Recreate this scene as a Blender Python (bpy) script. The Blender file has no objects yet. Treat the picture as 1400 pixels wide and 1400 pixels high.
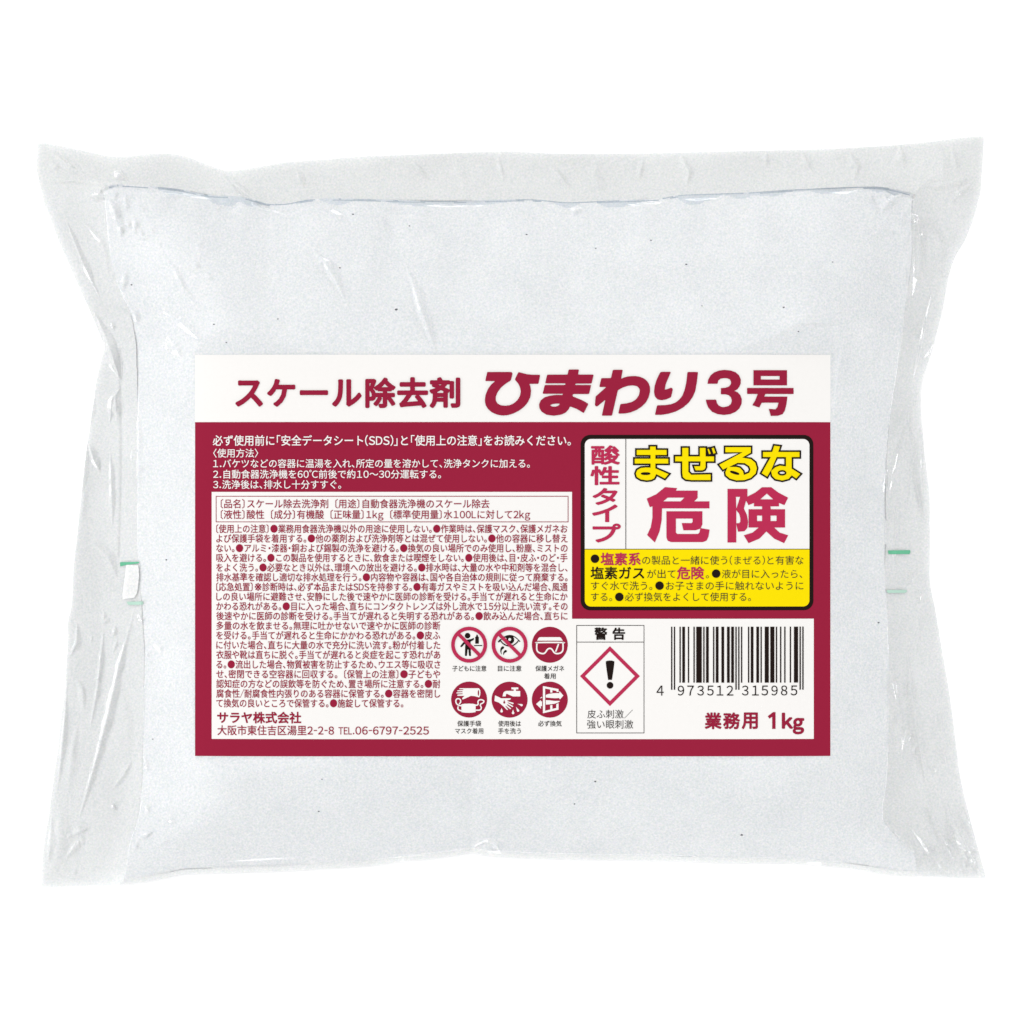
import bpy, math, random
import numpy as np
from mathutils import Vector
from mathutils.geometry import tessellate_polygon

random.seed(7)
rng = np.random.default_rng(11)
scene = bpy.context.scene
COL = scene.collection

# ------------------------------------------------------------------ measures
S = 0.00024            # metres per photo pixel on the table plane
CAM_Z = 2.4            # camera height
C0 = 700.0             # photo centre

# ------------------------------------------------------------------ camera, world, lamps, exposure
cam = bpy.data.cameras.new('camera')
cam.sensor_width = 36.0
cam.lens = 36.0 * CAM_Z / (1400 * S)
cam.clip_start = 0.05
cam.clip_end = 200.0
cam_o = bpy.data.objects.new('camera', cam)
cam_o.location = (0, 0, CAM_Z)
COL.objects.link(cam_o)
scene.camera = cam_o

world = bpy.data.worlds.new('World')
scene.world = world
world.use_nodes = True
# a white studio tent: brightest overhead and a little to the left, fading evenly to the sides
wn = world.node_tree
bg = wn.nodes['Background']
bg.inputs['Color'].default_value = (0.99, 0.997, 1.0, 1)
w_tc = wn.nodes.new('ShaderNodeTexCoord')
w_dot = wn.nodes.new('ShaderNodeVectorMath')
w_dot.operation = 'DOT_PRODUCT'
w_dot.inputs[1].default_value = Vector((-0.24, 0.12, 0.95)).normalized()
w_max = wn.nodes.new('ShaderNodeMath')
w_max.operation = 'MAXIMUM'
w_max.inputs[1].default_value = 0.0
w_pow = wn.nodes.new('ShaderNodeMath')
w_pow.operation = 'POWER'
w_pow.inputs[1].default_value = 2.2
w_str = wn.nodes.new('ShaderNodeMath')
w_str.operation = 'MULTIPLY_ADD'
w_str.inputs[1].default_value = 1.98
w_str.inputs[2].default_value = 0.36
wn.links.new(w_tc.outputs['Generated'], w_dot.inputs[0])
wn.links.new(w_dot.outputs['Value'], w_max.inputs[0])
wn.links.new(w_max.outputs[0], w_pow.inputs[0])
wn.links.new(w_pow.outputs[0], w_str.inputs[0])
wn.links.new(w_str.outputs[0], bg.inputs['Strength'])


def area_lamp(name, loc, target, size, size_y, watts, color=(1, 1, 1)):
    li = bpy.data.lights.new(name, 'AREA')
    li.shape = 'RECTANGLE'
    li.size = size
    li.size_y = size_y
    li.energy = watts
    li.color = color
    o = bpy.data.objects.new(name, li)
    o.location = loc
    d = Vector(target) - Vector(loc)
    o.rotation_euler = d.to_track_quat('-Z', 'Y').to_euler()
    COL.objects.link(o)
    return o


# unseen low strip lamps, added around the table to put glints on the film's creases
for k, (az, w) in enumerate(((165, 6.3), (125, 6.0), (80, 3.2), (35, 5.4), (342, 6.2), (315, 6.2), (260, 4.6), (212, 6.8))):
    a = math.radians(az)
    area_lamp('added_glint_lamp', (1.5 * math.cos(a), 1.5 * math.sin(a), 0.27), (0, 0, 0.01), 0.85, 0.17, w)

scene.view_settings.view_transform = 'Standard'
scene.view_settings.look = 'None'
scene.view_settings.exposure = 0.0
scene.view_settings.gamma = 1.0
scene.render.film_transparent = False
scene.cycles.transparent_max_bounces = 24
scene.cycles.max_bounces = 10


# ------------------------------------------------------------------ materials
def srgb(h):
    r, g, b = [int(h[i:i + 2], 16) / 255 for i in (0, 2, 4)]
    f = lambda c: c / 12.92 if c <= 0.04045 else ((c + 0.055) / 1.055) ** 2.4
    return f(r), f(g), f(b)


PAPER_GAIN = 0.605       # displayed value -> reflectance under this light


def plain(name, rgb, rough=0.6, spec=0.03):
    m = bpy.data.materials.new(name)
    m.use_nodes = True
    b = m.node_tree.nodes['Principled BSDF']
    b.inputs['Base Color'].default_value = (*rgb, 1)
    b.inputs['Roughness'].default_value = rough
    b.inputs['Specular IOR Level'].default_value = spec
    return m


def ink(name, hexcol, gain=None):
    """printed ink: even colour with the faint mottle of print on paper"""
    g = PAPER_GAIN if gain is None else gain
    c = [v * g for v in srgb(hexcol)]
    m = plain(name, c)
    nt = m.node_tree
    b = nt.nodes['Principled BSDF']
    tc = nt.nodes.new('ShaderNodeTexCoord')
    nz = nt.nodes.new('ShaderNodeTexNoise')
    nz.inputs['Scale'].default_value = 900
    nz.inputs['Detail'].default_value = 2
    mx = nt.nodes.new('ShaderNodeMix')
    mx.data_type = 'RGBA'
    mx.inputs[6].default_value = (*[v * 0.985 for v in c], 1)
    mx.inputs[7].default_value = (*[min(1, v * 1.015) for v in c], 1)
    nt.links.new(tc.outputs['Object'], nz.inputs['Vector'])
    nt.links.new(nz.outputs['Fac'], mx.inputs[0])
    nt.links.new(mx.outputs[2], b.inputs['Base Color'])
    return m


M_WHITE = ink('label_white', 'FBF8F5', 0.645)
M_RED = ink('label_crimson', 'A12240')
M_PINK = ink('warning_pink', 'C43158')
M_YEL = ink('warning_yellow', 'FFE500', 0.64)
M_BLK = ink('print_black', '231815')
M_GREY = ink('print_thin_black', '3A342C')


def table_material():
    m = plain('white_sheet', (0.94, 0.94, 0.94), 0.7, 0.1)
    nt = m.node_tree
    b = nt.nodes['Principled BSDF']
    tc = nt.nodes.new('ShaderNodeTexCoord')
    nz = nt.nodes.new('ShaderNodeTexNoise')
    nz.inputs['Scale'].default_value = 300
    rp = nt.nodes.new('ShaderNodeValToRGB')
    rp.color_ramp.elements[0].color = (0.93, 0.93, 0.93, 1)
    rp.color_ramp.elements[1].color = (0.95, 0.95, 0.95, 1)
    nt.links.new(tc.outputs['Object'], nz.inputs['Vector'])
    nt.links.new(nz.outputs['Fac'], rp.inputs['Fac'])
    nt.links.new(rp.outputs['Color'], b.inputs['Base Color'])
    return m


def grain_nodes(nt, lo, hi, bump):
    """fine white granules: two octaves of small noise, colour and bump"""
    tc = nt.nodes.new('ShaderNodeTexCoord')
    n1 = nt.nodes.new('ShaderNodeTexNoise')
    n1.inputs['Scale'].default_value = 1500
    n1.inputs['Detail'].default_value = 3
    n1.inputs['Roughness'].default_value = 0.7
    n2 = nt.nodes.new('ShaderNodeTexNoise')
    n2.inputs['Scale'].default_value = 55
    n2.inputs['Detail'].default_value = 4
    for n in (n1, n2):
        nt.links.new(tc.outputs['Object'], n.inputs['Vector'])
    ad = nt.nodes.new('ShaderNodeMath')
    ad.operation = 'MULTIPLY_ADD'
    ad.inputs[1].default_value = 0.30
    nt.links.new(n2.outputs['Fac'], ad.inputs[0])
    nt.links.new(n1.outputs['Fac'], ad.inputs[2])
    rp = nt.nodes.new('ShaderNodeValToRGB')
    rp.color_ramp.elements[0].position = 0.38
    rp.color_ramp.elements[0].color = (*lo, 1)
    rp.color_ramp.elements[1].position = 0.92
    rp.color_ramp.elements[1].color = (*hi, 1)
    nt.links.new(ad.outputs[0], rp.inputs['Fac'])
    bm = nt.nodes.new('ShaderNodeBump')
    bm.inputs['Strength'].default_value = bump
    bm.inputs['Distance'].default_value = 0.0004
    nt.links.new(n1.outputs['Fac'], bm.inputs['Height'])
    # each granule is a slightly different white
    vm = nt.nodes.new('ShaderNodeVectorMath')
    vm.operation = 'MULTIPLY_ADD'
    vm.inputs[1].default_value = (0.28, 0.22, 0.30)
    vm.inputs[2].default_value = (0.86, 0.89, 0.85)
    nt.links.new(n1.outputs['Color'], vm.inputs[0])
    ml = nt.nodes.new('ShaderNodeVectorMath')
    ml.operation = 'MULTIPLY'
    nt.links.new(rp.outputs['Color'], ml.inputs[0])
    nt.links.new(vm.outputs[0], ml.inputs[1])
    return ml.outputs[0], bm


def pouch_material(name, lo, hi):
    m = plain(name, (0.6, 0.6, 0.6), 0.6, 0.1)
    nt = m.node_tree
    b = nt.nodes['Principled BSDF']
    rp, bm = grain_nodes(nt, lo, hi, 0.22)
    nt.links.new(rp, b.inputs['Base Color'])
    nt.links.new(bm.outputs['Normal'], b.inputs['Normal'])
    b.inputs['Coat Weight'].default_value = 0.9      # the clear film over the granules
    b.inputs['Coat Roughness'].default_value = 0.11
    b.inputs['Coat IOR'].default_value = 1.6
    return m


def film_material(name, trans, base, trl):
    """clear to milky polythene: part straight through, part scattered, glossy skin"""
    m = bpy.data.materials.new(name)
    m.use_nodes = True
    nt = m.node_tree
    nt.nodes.remove(nt.nodes['Principled BSDF'])
    out = nt.nodes['Material Output']
    tr = nt.nodes.new('ShaderNodeBsdfTransparent')
    tr.inputs['Color'].default_value = (0.97, 0.97, 0.965, 1)
    df = nt.nodes.new('ShaderNodeBsdfDiffuse')
    tl = nt.nodes.new('ShaderNodeBsdfTranslucent')
    rp, bm = grain_nodes(nt, [v * 0.86 for v in base], [v * 1.12 for v in base], 0.18)
    nt.links.new(rp, df.inputs['Color'])
    nt.links.new(rp, tl.inputs['Color'])
    nt.links.new(bm.outputs['Normal'], df.inputs['Normal'])
    m1 = nt.nodes.new('ShaderNodeMixShader')
    m1.inputs[0].default_value = trl
    nt.links.new(df.outputs[0], m1.inputs[1])
    nt.links.new(tl.outputs[0], m1.inputs[2])
    m2 = nt.nodes.new('ShaderNodeMixShader')
    m2.inputs[0].default_value = 1 - trans
    nt.links.new(tr.outputs[0], m2.inputs[1])
    nt.links.new(m1.outputs[0], m2.inputs[2])
    gl = nt.nodes.new('ShaderNodeBsdfGlossy')
    gl.inputs['Roughness'].default_value = 0.11
    fr = nt.nodes.new('ShaderNodeFresnel')
    fr.inputs['IOR'].default_value = 1.62
    m3 = nt.nodes.new('ShaderNodeMixShader')
    nt.links.new(fr.outputs[0], m3.inputs[0])
    nt.links.new(m2.outputs[0], m3.inputs[1])
    nt.links.new(gl.outputs[0], m3.inputs[2])
    nt.links.new(m3.outputs[0], out.inputs['Surface'])
    return m


M_TABLE = table_material()
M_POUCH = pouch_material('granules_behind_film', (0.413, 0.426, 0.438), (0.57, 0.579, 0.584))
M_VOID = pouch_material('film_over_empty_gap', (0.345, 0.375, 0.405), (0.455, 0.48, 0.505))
M_PINCH_SHADE = pouch_material('pinched_film_shade', (0.22, 0.25, 0.29), (0.32, 0.36, 0.39))  # shade of the seam crease, put into the film colour
M_FILM = film_material('clear_film', 0.23, (0.668, 0.679, 0.681), 0.12)
M_SEAL = film_material('heat_sealed_film', 0.22, (0.67, 0.68, 0.677), 0.13)
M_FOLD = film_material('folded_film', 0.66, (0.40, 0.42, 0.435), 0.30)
M_BACK = film_material('back_film', 0.20, (0.74, 0.75, 0.75), 0.1)
M_SPECK = plain('dark_speck', (0.10, 0.10, 0.11), 0.7)
M_GREEN = ink('registration_green', '74C6A0')
M_PALE_GREEN = ink('faded_registration_green', 'C0E2D2')
M_GLARE = film_material('painted_glare_film', 0.35, (0.82, 0.82, 0.815), 0.1)  # glare on the left gusset, put into a pale film colour

# ------------------------------------------------------------------ bag outline, traced in photo pixels
TOP = [(52, 194), (90, 201), (130, 210), (152, 214), (175, 214), (200, 211), (225, 210), (250, 213), (275, 222), (300, 232), (312, 234), (340, 231),
       (390, 222), (430, 219), (500, 214), (600, 210), (690, 207), (760, 210), (860, 210), (960, 208), (1040, 206), (1120, 204),
       (1200, 200), (1260, 195), (1310, 189), (1345, 186)]
LEFT_HI = [(52, 194), (50, 227), (53, 247), (57, 261)]
LEFT = [(57, 261), (60, 276), (67, 293), (81, 330), (96, 364), (110, 396), (124, 427), (136, 456), (142.5, 472), (142.5, 479), (137, 499), (131, 527),
        (123, 585), (116, 629), (110, 683), (106, 729), (101, 771), (98, 826), (93, 851), (93, 873), (91, 907), (89, 941),
        (84, 981), (79, 1027), (73, 1067), (67, 1113), (61, 1150), (58, 1178), (57, 1213)]
RIGHT_HI = [(1345, 186), (1343, 225), (1340, 262)]
RIGHT = [(1340, 262), (1337, 275), (1330, 300), (1318, 330), (1305, 352), (1296, 380), (1288, 425), (1280, 455), (1272, 485), (1262, 512),
         (1259, 525), (1258, 551), (1264, 623), (1270, 676), (1271, 730), (1271, 794), (1279, 837), (1289, 898), (1298, 950), (1307, 1020), (1314, 1070),
         (1331, 1139), (1348, 1201)]
BOTTOM = [(57, 1213), (116, 1211), (153, 1210), (190, 1206), (227, 1200), (253, 1195), (276, 1194), (373, 1191), (430, 1188), (507, 1183), (550, 1177),
          (593, 1173), (632, 1168), (646, 1165), (664, 1169), (686, 1171), (757, 1174), (900, 1176), (985, 1179), (1090, 1180),
          (1118, 1182), (1146, 1185), (1177, 1189), (1205, 1194), (1237, 1197), (1272, 1198), (1310, 1200), (1348, 1201)]
SEAM = [(141, 257), (161, 253), (201, 255), (244, 259), (287, 267), (333, 270), (366, 279), (393, 279), (420, 274), (454, 272), (507, 273), (580, 275), (632, 275), (721, 273),
        (775, 277), (829, 275), (900, 272), (933, 267), (1017, 264), (1079, 260), (1170, 256), (1210, 257), (1248, 266)]
P_LEFT = [(141, 257), (144, 276), (149, 330), (156, 370), (168, 405), (180, 430), (187, 470), (189, 540), (189, 640), (188, 740), (193, 800), (197, 860),
          (199, 900), (197, 964), (196, 1050), (194, 1087), (189, 1120), (178, 1155), (171, 1198)]
P_RIGHT = [(1248, 266), (1246, 297), (1246, 352), (1239, 407), (1226, 500), (1213, 600), (1210, 680), (1211, 730), (1209, 783), (1213, 855),
           (1215, 950), (1212, 1060), (1207, 1097), (1208, 1122), (1226, 1144), (1248, 1165), (1254, 1190)]


def at_x(poly, x):
    p = np.array(poly, float)
    return np.interp(x, p[:, 0], p[:, 1])


def at_y(poly, y):
    p = np.array(poly, float)
    return np.interp(y, p[:, 1], p[:, 0])


def catmull(pts, sub=6, closed=False):
    p = [np.array(q, float) for q in pts]
    n = len(p)
    out = []
    rngk = range(n if closed else n - 1)
    for i in rngk:
        if closed:
            a, b, c, d = p[(i - 1) % n], p[i], p[(i + 1) % n], p[(i + 2) % n]
        else:
            a, b, c, d = p[max(i - 1, 0)], p[i], p[i + 1], p[min(i + 2, n - 1)]
        for k in range(sub):
            t = k / sub
            out.append(0.5 * ((2 * b) + (-a + c) * t + (2 * a - 5 * b + 4 * c - d) * t * t + (-a + 3 * b - 3 * c + d) * t ** 3))
    if not closed:
        out.append(p[-1])
    return np.array(out)


def resample(pts, n):
    q = catmull(pts, 8)
    d = np.r_[0, np.cumsum(np.hypot(*np.diff(q, axis=0).T))]
    t = np.linspace(0, d[-1], n)
    return np.c_[np.interp(t, d, q[:, 0]), np.interp(t, d, q[:, 1])]


def coons(top, bottom, left, right, nu, nv):
    T, B, L, R = resample(top, nu), resample(bottom, nu), resample(left, nv), resample(right, nv)
    u = np.linspace(0, 1, nu)[None, :, None]
    v = np.linspace(0, 1, nv)[:, None, None]
    P = (1 - v) * T[None] + v * B[None] + (1 - u) * L[:, None] + u * R[:, None]
    P -= (1 - u) * (1 - v) * T[0] + u * (1 - v) * T[-1] + (1 - u) * v * B[0] + u * v * B[-1]
    return P            # (nv, nu, 2) photo px


# ------------------------------------------------------------------ the film's relief (mm above the table)
def vnoise(x, y, cell, seed):
    r = np.random.default_rng(seed)
    g = r.random((64, 64))
    fx, fy = x / cell, y / cell
    ix, iy = np.floor(fx).astype(int), np.floor(fy).astype(int)
    tx, ty = fx - ix, fy - iy
    tx, ty = tx * tx * (3 - 2 * tx), ty * ty * (3 - 2 * ty)
    a = g[iy % 64, ix % 64]
    b = g[iy % 64, (ix + 1) % 64]
    c = g[(iy + 1) % 64, ix % 64]
    d = g[(iy + 1) % 64, (ix + 1) % 64]
    return (a * (1 - tx) + b * tx) * (1 - ty) + (c * (1 - tx) + d * tx) * ty - 0.5


def seg_dist(x, y, pts):
    """distance to a polyline and position 0..1 along it"""
    best = np.full(x.shape, 1e9)
    along = np.zeros(x.shape)
    P = np.array(pts, float)
    ln = np.hypot(*np.diff(P, axis=0).T)
    tot = ln.sum()
    acc = 0
    for (ax, ay), (bx, by), l in zip(P[:-1], P[1:], ln):
        if l < 1e-6:
            continue
        t = np.clip(((x - ax) * (bx - ax) + (y - ay) * (by - ay)) / (l * l), 0, 1)
        d = np.hypot(x - ax - t * (bx - ax), y - ay - t * (by - ay))
        k = d < best
        best[k] = d[k]
        along[k] = ((acc + t * l) / tot)[k]
        acc += l
    return best, along


# creases: (polyline in photo px, half width px, height mm, taper)
CREASE = [
    # upper left corner and shoulder
    ([(158, 246), (163, 238), (166, 232)], 4.0, 1.1, 1), ([(118, 267), (132, 268), (147, 271)], 2.8, 0.8, 1),
    ([(223, 351), (241, 370), (253, 396), (276, 421)], 2.1, 0.75, 1),
    ([(220, 423), (247, 438), (264, 454), (284, 473)], 2.3, 0.85, 1), ([(230, 460), (251, 489)], 2.6, 0.65, 1),
    ([(172, 264), (173, 293)], 2.2, 0.5, 1), ([(180, 295), (186, 305), (185, 322)], 2.2, 0.6, 1), ([(150, 272), (160, 298), (172, 310)], 3.0, 0.7, 1),
    ([(192, 318), (198, 321)], 2.0, 0.5, 1), ([(206, 318), (211, 314)], 2.0, 0.5, 1), ([(216, 337), (224, 336)], 2.0, 0.4, 1),
    ([(173, 368), (168, 400)], 2.2, 0.6, 1), ([(264, 360), (276, 367)], 2.0, 0.5, 1), ([(282, 374), (295, 384)], 2.0, 0.5, 1),
    ([(268, 335), (280, 340)], 2.0, 0.4, 1), ([(178, 420), (186, 432), (190, 445)], 2.4, 0.6, 1),
    ([(128, 424), (144, 459), (158, 500), (169, 530)], 3.0, 0.8, 1), ([(143, 483), (164, 519)], 2.4, 0.6, 1),
    ([(60, 246), (110, 248), (140, 253)], 2.5, 0.30, 1), ([(66, 226), (84, 229)], 2.0, 0.35, 1), ([(152, 440), (156, 452)], 2.0, 0.5, 1),
    ([(280, 222), (307, 238), (333, 268), (360, 284), (392, 292), (418, 284), (434, 278)], 2.2, -0.55, 1),
    ([(300, 232), (325, 256), (345, 270)], 2.4, 0.45, 1),
    ([(293, 272), (305, 284), (318, 287), (332, 278)], 5.0, -0.55, 1), ([(430, 280), (452, 283), (470, 292), (484, 308)], 5.0, -0.45, 1),
    ([(220, 262), (228, 268), (252, 268)], 2.6, 0.4, 1),
    ([(429, 341), (445, 360), (460, 386), (474, 414)], 3.3, 0.8, 1), ([(555, 362), (568, 398), (580, 436), (597, 484)], 3.5, 0.8, 1),
    ([(500, 290), (530, 300), (545, 330)], 7.0, -0.35, 1), ([(782, 296), (787, 285), (789, 279)], 3.4, 1.0, 1),
    ([(880, 282), (830, 320), (800, 380), (790, 440)], 14.0, 0.22, 1),
    # top seal: faint puckers
    ([(750, 224), (765, 240), (780, 258)], 2.6, 0.5, 1), ([(1048, 207), (1048, 228)], 2.0, 0.50, 1), ([(1097, 208), (1103, 224), (1112, 238)], 2.2, 0.5, 1),
    ([(620, 214), (630, 240), (640, 262)], 6.0, 0.25, 1), ([(820, 212), (812, 240), (822, 262)], 6.0, 0.25, 1), ([(930, 210), (942, 236), (938, 258)], 3.6, 0.42, 1),
    ([(1160, 206), (1172, 230), (1166, 250)], 3.5, 0.42, 1), ([(1230, 199), (1236, 232)], 3.5, 0.42, 1), ([(1245, 255), (1290, 252), (1335, 240)], 2.4, 0.35, 1),
    ([(1280, 196), (1290, 230), (1284, 262)], 6.0, 0.3, 1),
    # right shoulder
    ([(1190, 262), (1198, 280), (1204, 295)], 3.4, -0.55, 1), ([(1202, 294), (1216, 276), (1236, 262)], 3.0, 0.6, 1), ([(1246, 292), (1250, 306)], 2.6, 0.7, 1),
    ([(1256, 300), (1270, 316), (1274, 350), (1262, 386)], 14.0, -1.8, 1), ([(1252, 300), (1249, 350), (1244, 410)], 3.6, 0.5, 1),
    ([(1277, 468), (1267, 482), (1258, 494)], 2.4, 0.7, 1), ([(1297, 372), (1288, 380)], 2.2, 0.4, 1),
    ([(1259, 525), (1236, 580), (1208, 652), (1190, 702), (1177, 746)], 2.6, 0.42, 1), ([(1180, 360), (1150, 430), (1130, 520)], 22.0, 0.40, 1),
    ([(1208, 480), (1210, 540), (1206, 600)], 3.0, 0.28, 1), ([(1240, 560), (1244, 610), (1238, 700)], 4.0, 0.40, 1), ([(1246, 640), (1258, 690), (1266, 730)], 4.0, -0.45, 1),
    ([(1245, 778), (1247, 800)], 2.0, 0.55, 1), ([(1256, 806), (1258, 824)], 2.0, 0.55, 1), ([(1258, 836), (1255, 873), (1252, 900)], 2.0, 0.35, 1),
    ([(1210, 892), (1217, 925), (1224, 962)], 2.8, 0.75, 1), ([(1226, 944), (1232, 1000), (1231, 1045)], 2.6, 0.55, 1),
    ([(1248, 850), (1262, 950), (1276, 1050), (1290, 1140)], 10.0, 0.65, 1), ([(1238, 960), (1256, 1060), (1268, 1130)], 8.0, -0.6, 1),
    ([(1288, 1018), (1293, 1047)], 2.2, 0.75, 1), ([(1276, 1046), (1279, 1058)], 2.2, 0.65, 1), ([(1284, 960), (1290, 1010)], 2.0, 0.4, 1),
    ([(1309, 1090), (1322, 1122), (1336, 1156)], 2.6, 0.75, 1), ([(1294, 1116), (1316, 1152), (1340, 1194)], 3.0, 0.8, 1),
    ([(1306, 1140), (1322, 1168)], 2.0, 0.6, 1), ([(1215, 1130), (1246, 1160), (1256, 1170)], 3.0, -0.6, 1),
    ([(1304, 1060), (1316, 1072)], 2.0, 0.5, 1),
    # left side and gusset
    ([(150, 579), (153, 546), (165, 530)], 2.6, 0.65, 1), ([(121, 607), (128, 628), (137, 646)], 2.8, 0.65, 1),
    ([(160, 580), (158, 540)], 2.4, 0.4, 1), ([(130, 540), (120, 590)], 2.0, 0.4, 1), ([(166, 480), (167, 560), (168, 640), (165, 760)], 3.0, -0.32, 0),
    ([(190, 560), (191, 620), (190, 690)], 2.4, 0.40, 1), ([(198, 610), (210, 650)], 2.4, 0.4, 1), ([(126, 742), (148, 762), (160, 790)], 3.2, 0.40, 1),
    ([(186, 824), (178, 856), (164, 904), (147, 979), (130, 1044), (114, 1098), (106, 1126)], 3.1, 1.05, 1),
    ([(106, 846), (104, 879), (93, 903)], 3.0, 0.8, 1), ([(118, 640), (108, 720)], 8.0, 0.5, 1), ([(100, 920), (112, 942), (116, 980)], 7.0, 0.55, 1),
    ([(203, 869), (212, 877), (220, 885), (223, 897)], 1.9, 0.75, 1), ([(199, 896), (206, 894)], 1.6, 0.6, 1), ([(190, 838), (193, 846), (200, 843)], 1.6, 0.6, 1),
    ([(197, 1034), (204, 1054)], 1.8, 0.75, 1), ([(199, 1098), (205, 1112)], 1.8, 0.6, 1), ([(225, 1122), (234, 1119), (243, 1126)], 1.8, 0.75, 1),
    ([(194, 1148), (202, 1142), (212, 1134)], 1.9, 0.75, 1), ([(183, 1156), (190, 1158)], 1.8, 0.6, 1),
    ([(97, 1143), (110, 1136), (123, 1132)], 2.6, 0.8, 1), ([(90, 1173), (110, 1147)], 2.4, 0.6, 1), ([(153, 1080), (168, 1060), (182, 1037)], 2.2, 0.5, 1),
    ([(84, 1100), (80, 1160), (72, 1200)], 9.0, 0.6, 1), ([(174, 930), (186, 990), (182, 1060)], 8.0, -0.5, 1),
    ([(153, 1104), (157, 1100)], 2.4, 0.6, 1), ([(112, 960), (100, 1020), (92, 1090)], 6.0, 0.35, 1),
    # long folds down the margins and across the seal
    ([(1262, 560), (1257, 640), (1265, 722)], 2.2, 0.7, 1), ([(1224, 690), (1219, 760), (1226, 800)], 2.0, 0.6, 1),
    ([(1238, 872), (1250, 980), (1268, 1084)], 2.4, 0.75, 1), ([(1288, 1088), (1310, 1138), (1326, 1172)], 2.0, 0.7, 1),
    ([(1274, 396), (1258, 456), (1247, 522)], 2.4, 0.7, 1), ([(1300, 280), (1312, 262), (1330, 250)], 2.2, 0.6, 1),
    ([(1264, 1092), (1282, 1134), (1306, 1180)], 2.2, 0.65, 1), ([(1236, 1120), (1262, 1160), (1280, 1190)], 2.0, 0.6, 1),
    ([(93, 916), (87, 1000), (78, 1084)], 2.2, 0.65, 1), ([(142, 856), (133, 940), (120, 1012)], 2.2, 0.65, 1),
    ([(120, 600), (111, 682)], 2.0, 0.6, 1), ([(151, 616), (154, 722)], 2.0, 0.6, 1), ([(71, 1116), (66, 1182)], 2.2, 0.65, 1),
    ([(68, 206), (102, 232), (138, 250)], 2.2, 0.6, 1), ([(560, 216), (586, 246)], 2.2, 0.55, 1), ([(402, 226), (416, 260)], 2.2, 0.55, 1),
    ([(1302, 200), (1310, 242)], 2.2, 0.6, 1), ([(680, 214), (690, 250)], 2.0, 0.5, 1), ([(880, 216), (872, 252)], 2.0, 0.5, 1),
    ([(90, 300), (112, 356), (138, 410)], 2.2, 0.55, 1), ([(110, 300), (140, 330), (150, 380)], 2.2, 0.55, 1),
    # body folds and the seam above the lower edge
    ([(205, 700), (214, 800), (212, 860)], 8.0, -0.35, 1), ([(330, 1080), (270, 1130), (210, 1180)], 18.0, 0.5, 1), ([(230, 1188), (300, 1180), (400, 1174), (520, 1168)], 2.4, -0.13, 1),
    ([(632, 1168), (650, 1158), (666, 1150), (682, 1164)], 2.4, -0.55, 1), ([(664, 1149), (678, 1154), (686, 1166)], 2.6, 0.6, 1),
    ([(760, 1166), (900, 1169), (1060, 1172), (1140, 1172)], 2.2, -0.12, 1), ([(547, 1176), (560, 1173)], 2.2, 0.5, 1), ([(1100, 1179), (1138, 1172)], 2.4, 0.5, 1),
    ([(700, 1155), (800, 1130), (740, 1110)], 20.0, -0.22, 1),
]
# the crumpled lower right and upper left corners: many short creases
r2 = random.Random(5)
for cx, cy, rx, ry, n, adir in ((1300, 1176, 34, 18, 12, 2.2), (1304, 1170, 30, 22, 16, 1.1), (185, 300, 30, 26, 6, 1.0), (1330, 1170, 12, 24, 8, 1.1), (205, 1145, 26, 22, 2, 2.5),
                                (150, 870, 26, 60, 6, 1.9), (1240, 1010, 22, 70, 7, 1.5), (90, 1170, 26, 30, 5, 2.2), (1225, 300, 30, 40, 5, 1.9)):
    for _ in range(n):
        x, y = cx + r2.uniform(-rx, rx), cy + r2.uniform(-ry, ry)
        a = adir + r2.gauss(0, 0.45)
        l = r2.uniform(5, 13)
        CREASE.append(([(x - l * math.cos(a), y - l * math.sin(a)), (x + l * math.cos(a), y + l * math.sin(a))],
                       r2.uniform(1.3, 1.9), r2.uniform(0.35, 0.72), 1))

LX0, LY0, LX1, LY1 = 266.0, 485.0, 1136.0, 1034.0
HB = 13.0              # how far the filled body stands above the margins, mm
Z0 = 4.0


def plateau(x, y):
    dl = x - at_y(P_LEFT, y)
    dr = at_y(P_RIGHT, y) - x
    dt = y - at_x(SEAM, x)
    db = at_x(BOTTOM, x) - 7 - y
    f = 1.0
    for d, R, e in ((dl, 145.0, 1.25), (dr, 145.0, 1.25), (dt, 195.0, 1.05), (db, 145.0, 1.1)):
        t = np.clip(d / R, 0, 1)
        f = f * np.sin(t * math.pi / 2) ** e
    return f, np.minimum(np.minimum(dl, dr), np.minimum(dt, db))


def label_height(x, y):
    xn = np.abs((x - (LX0 + LX1) / 2) / ((LX1 - LX0) / 2))
    return Z0 + HB + 0.30 - 4.0 * xn ** 6


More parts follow.
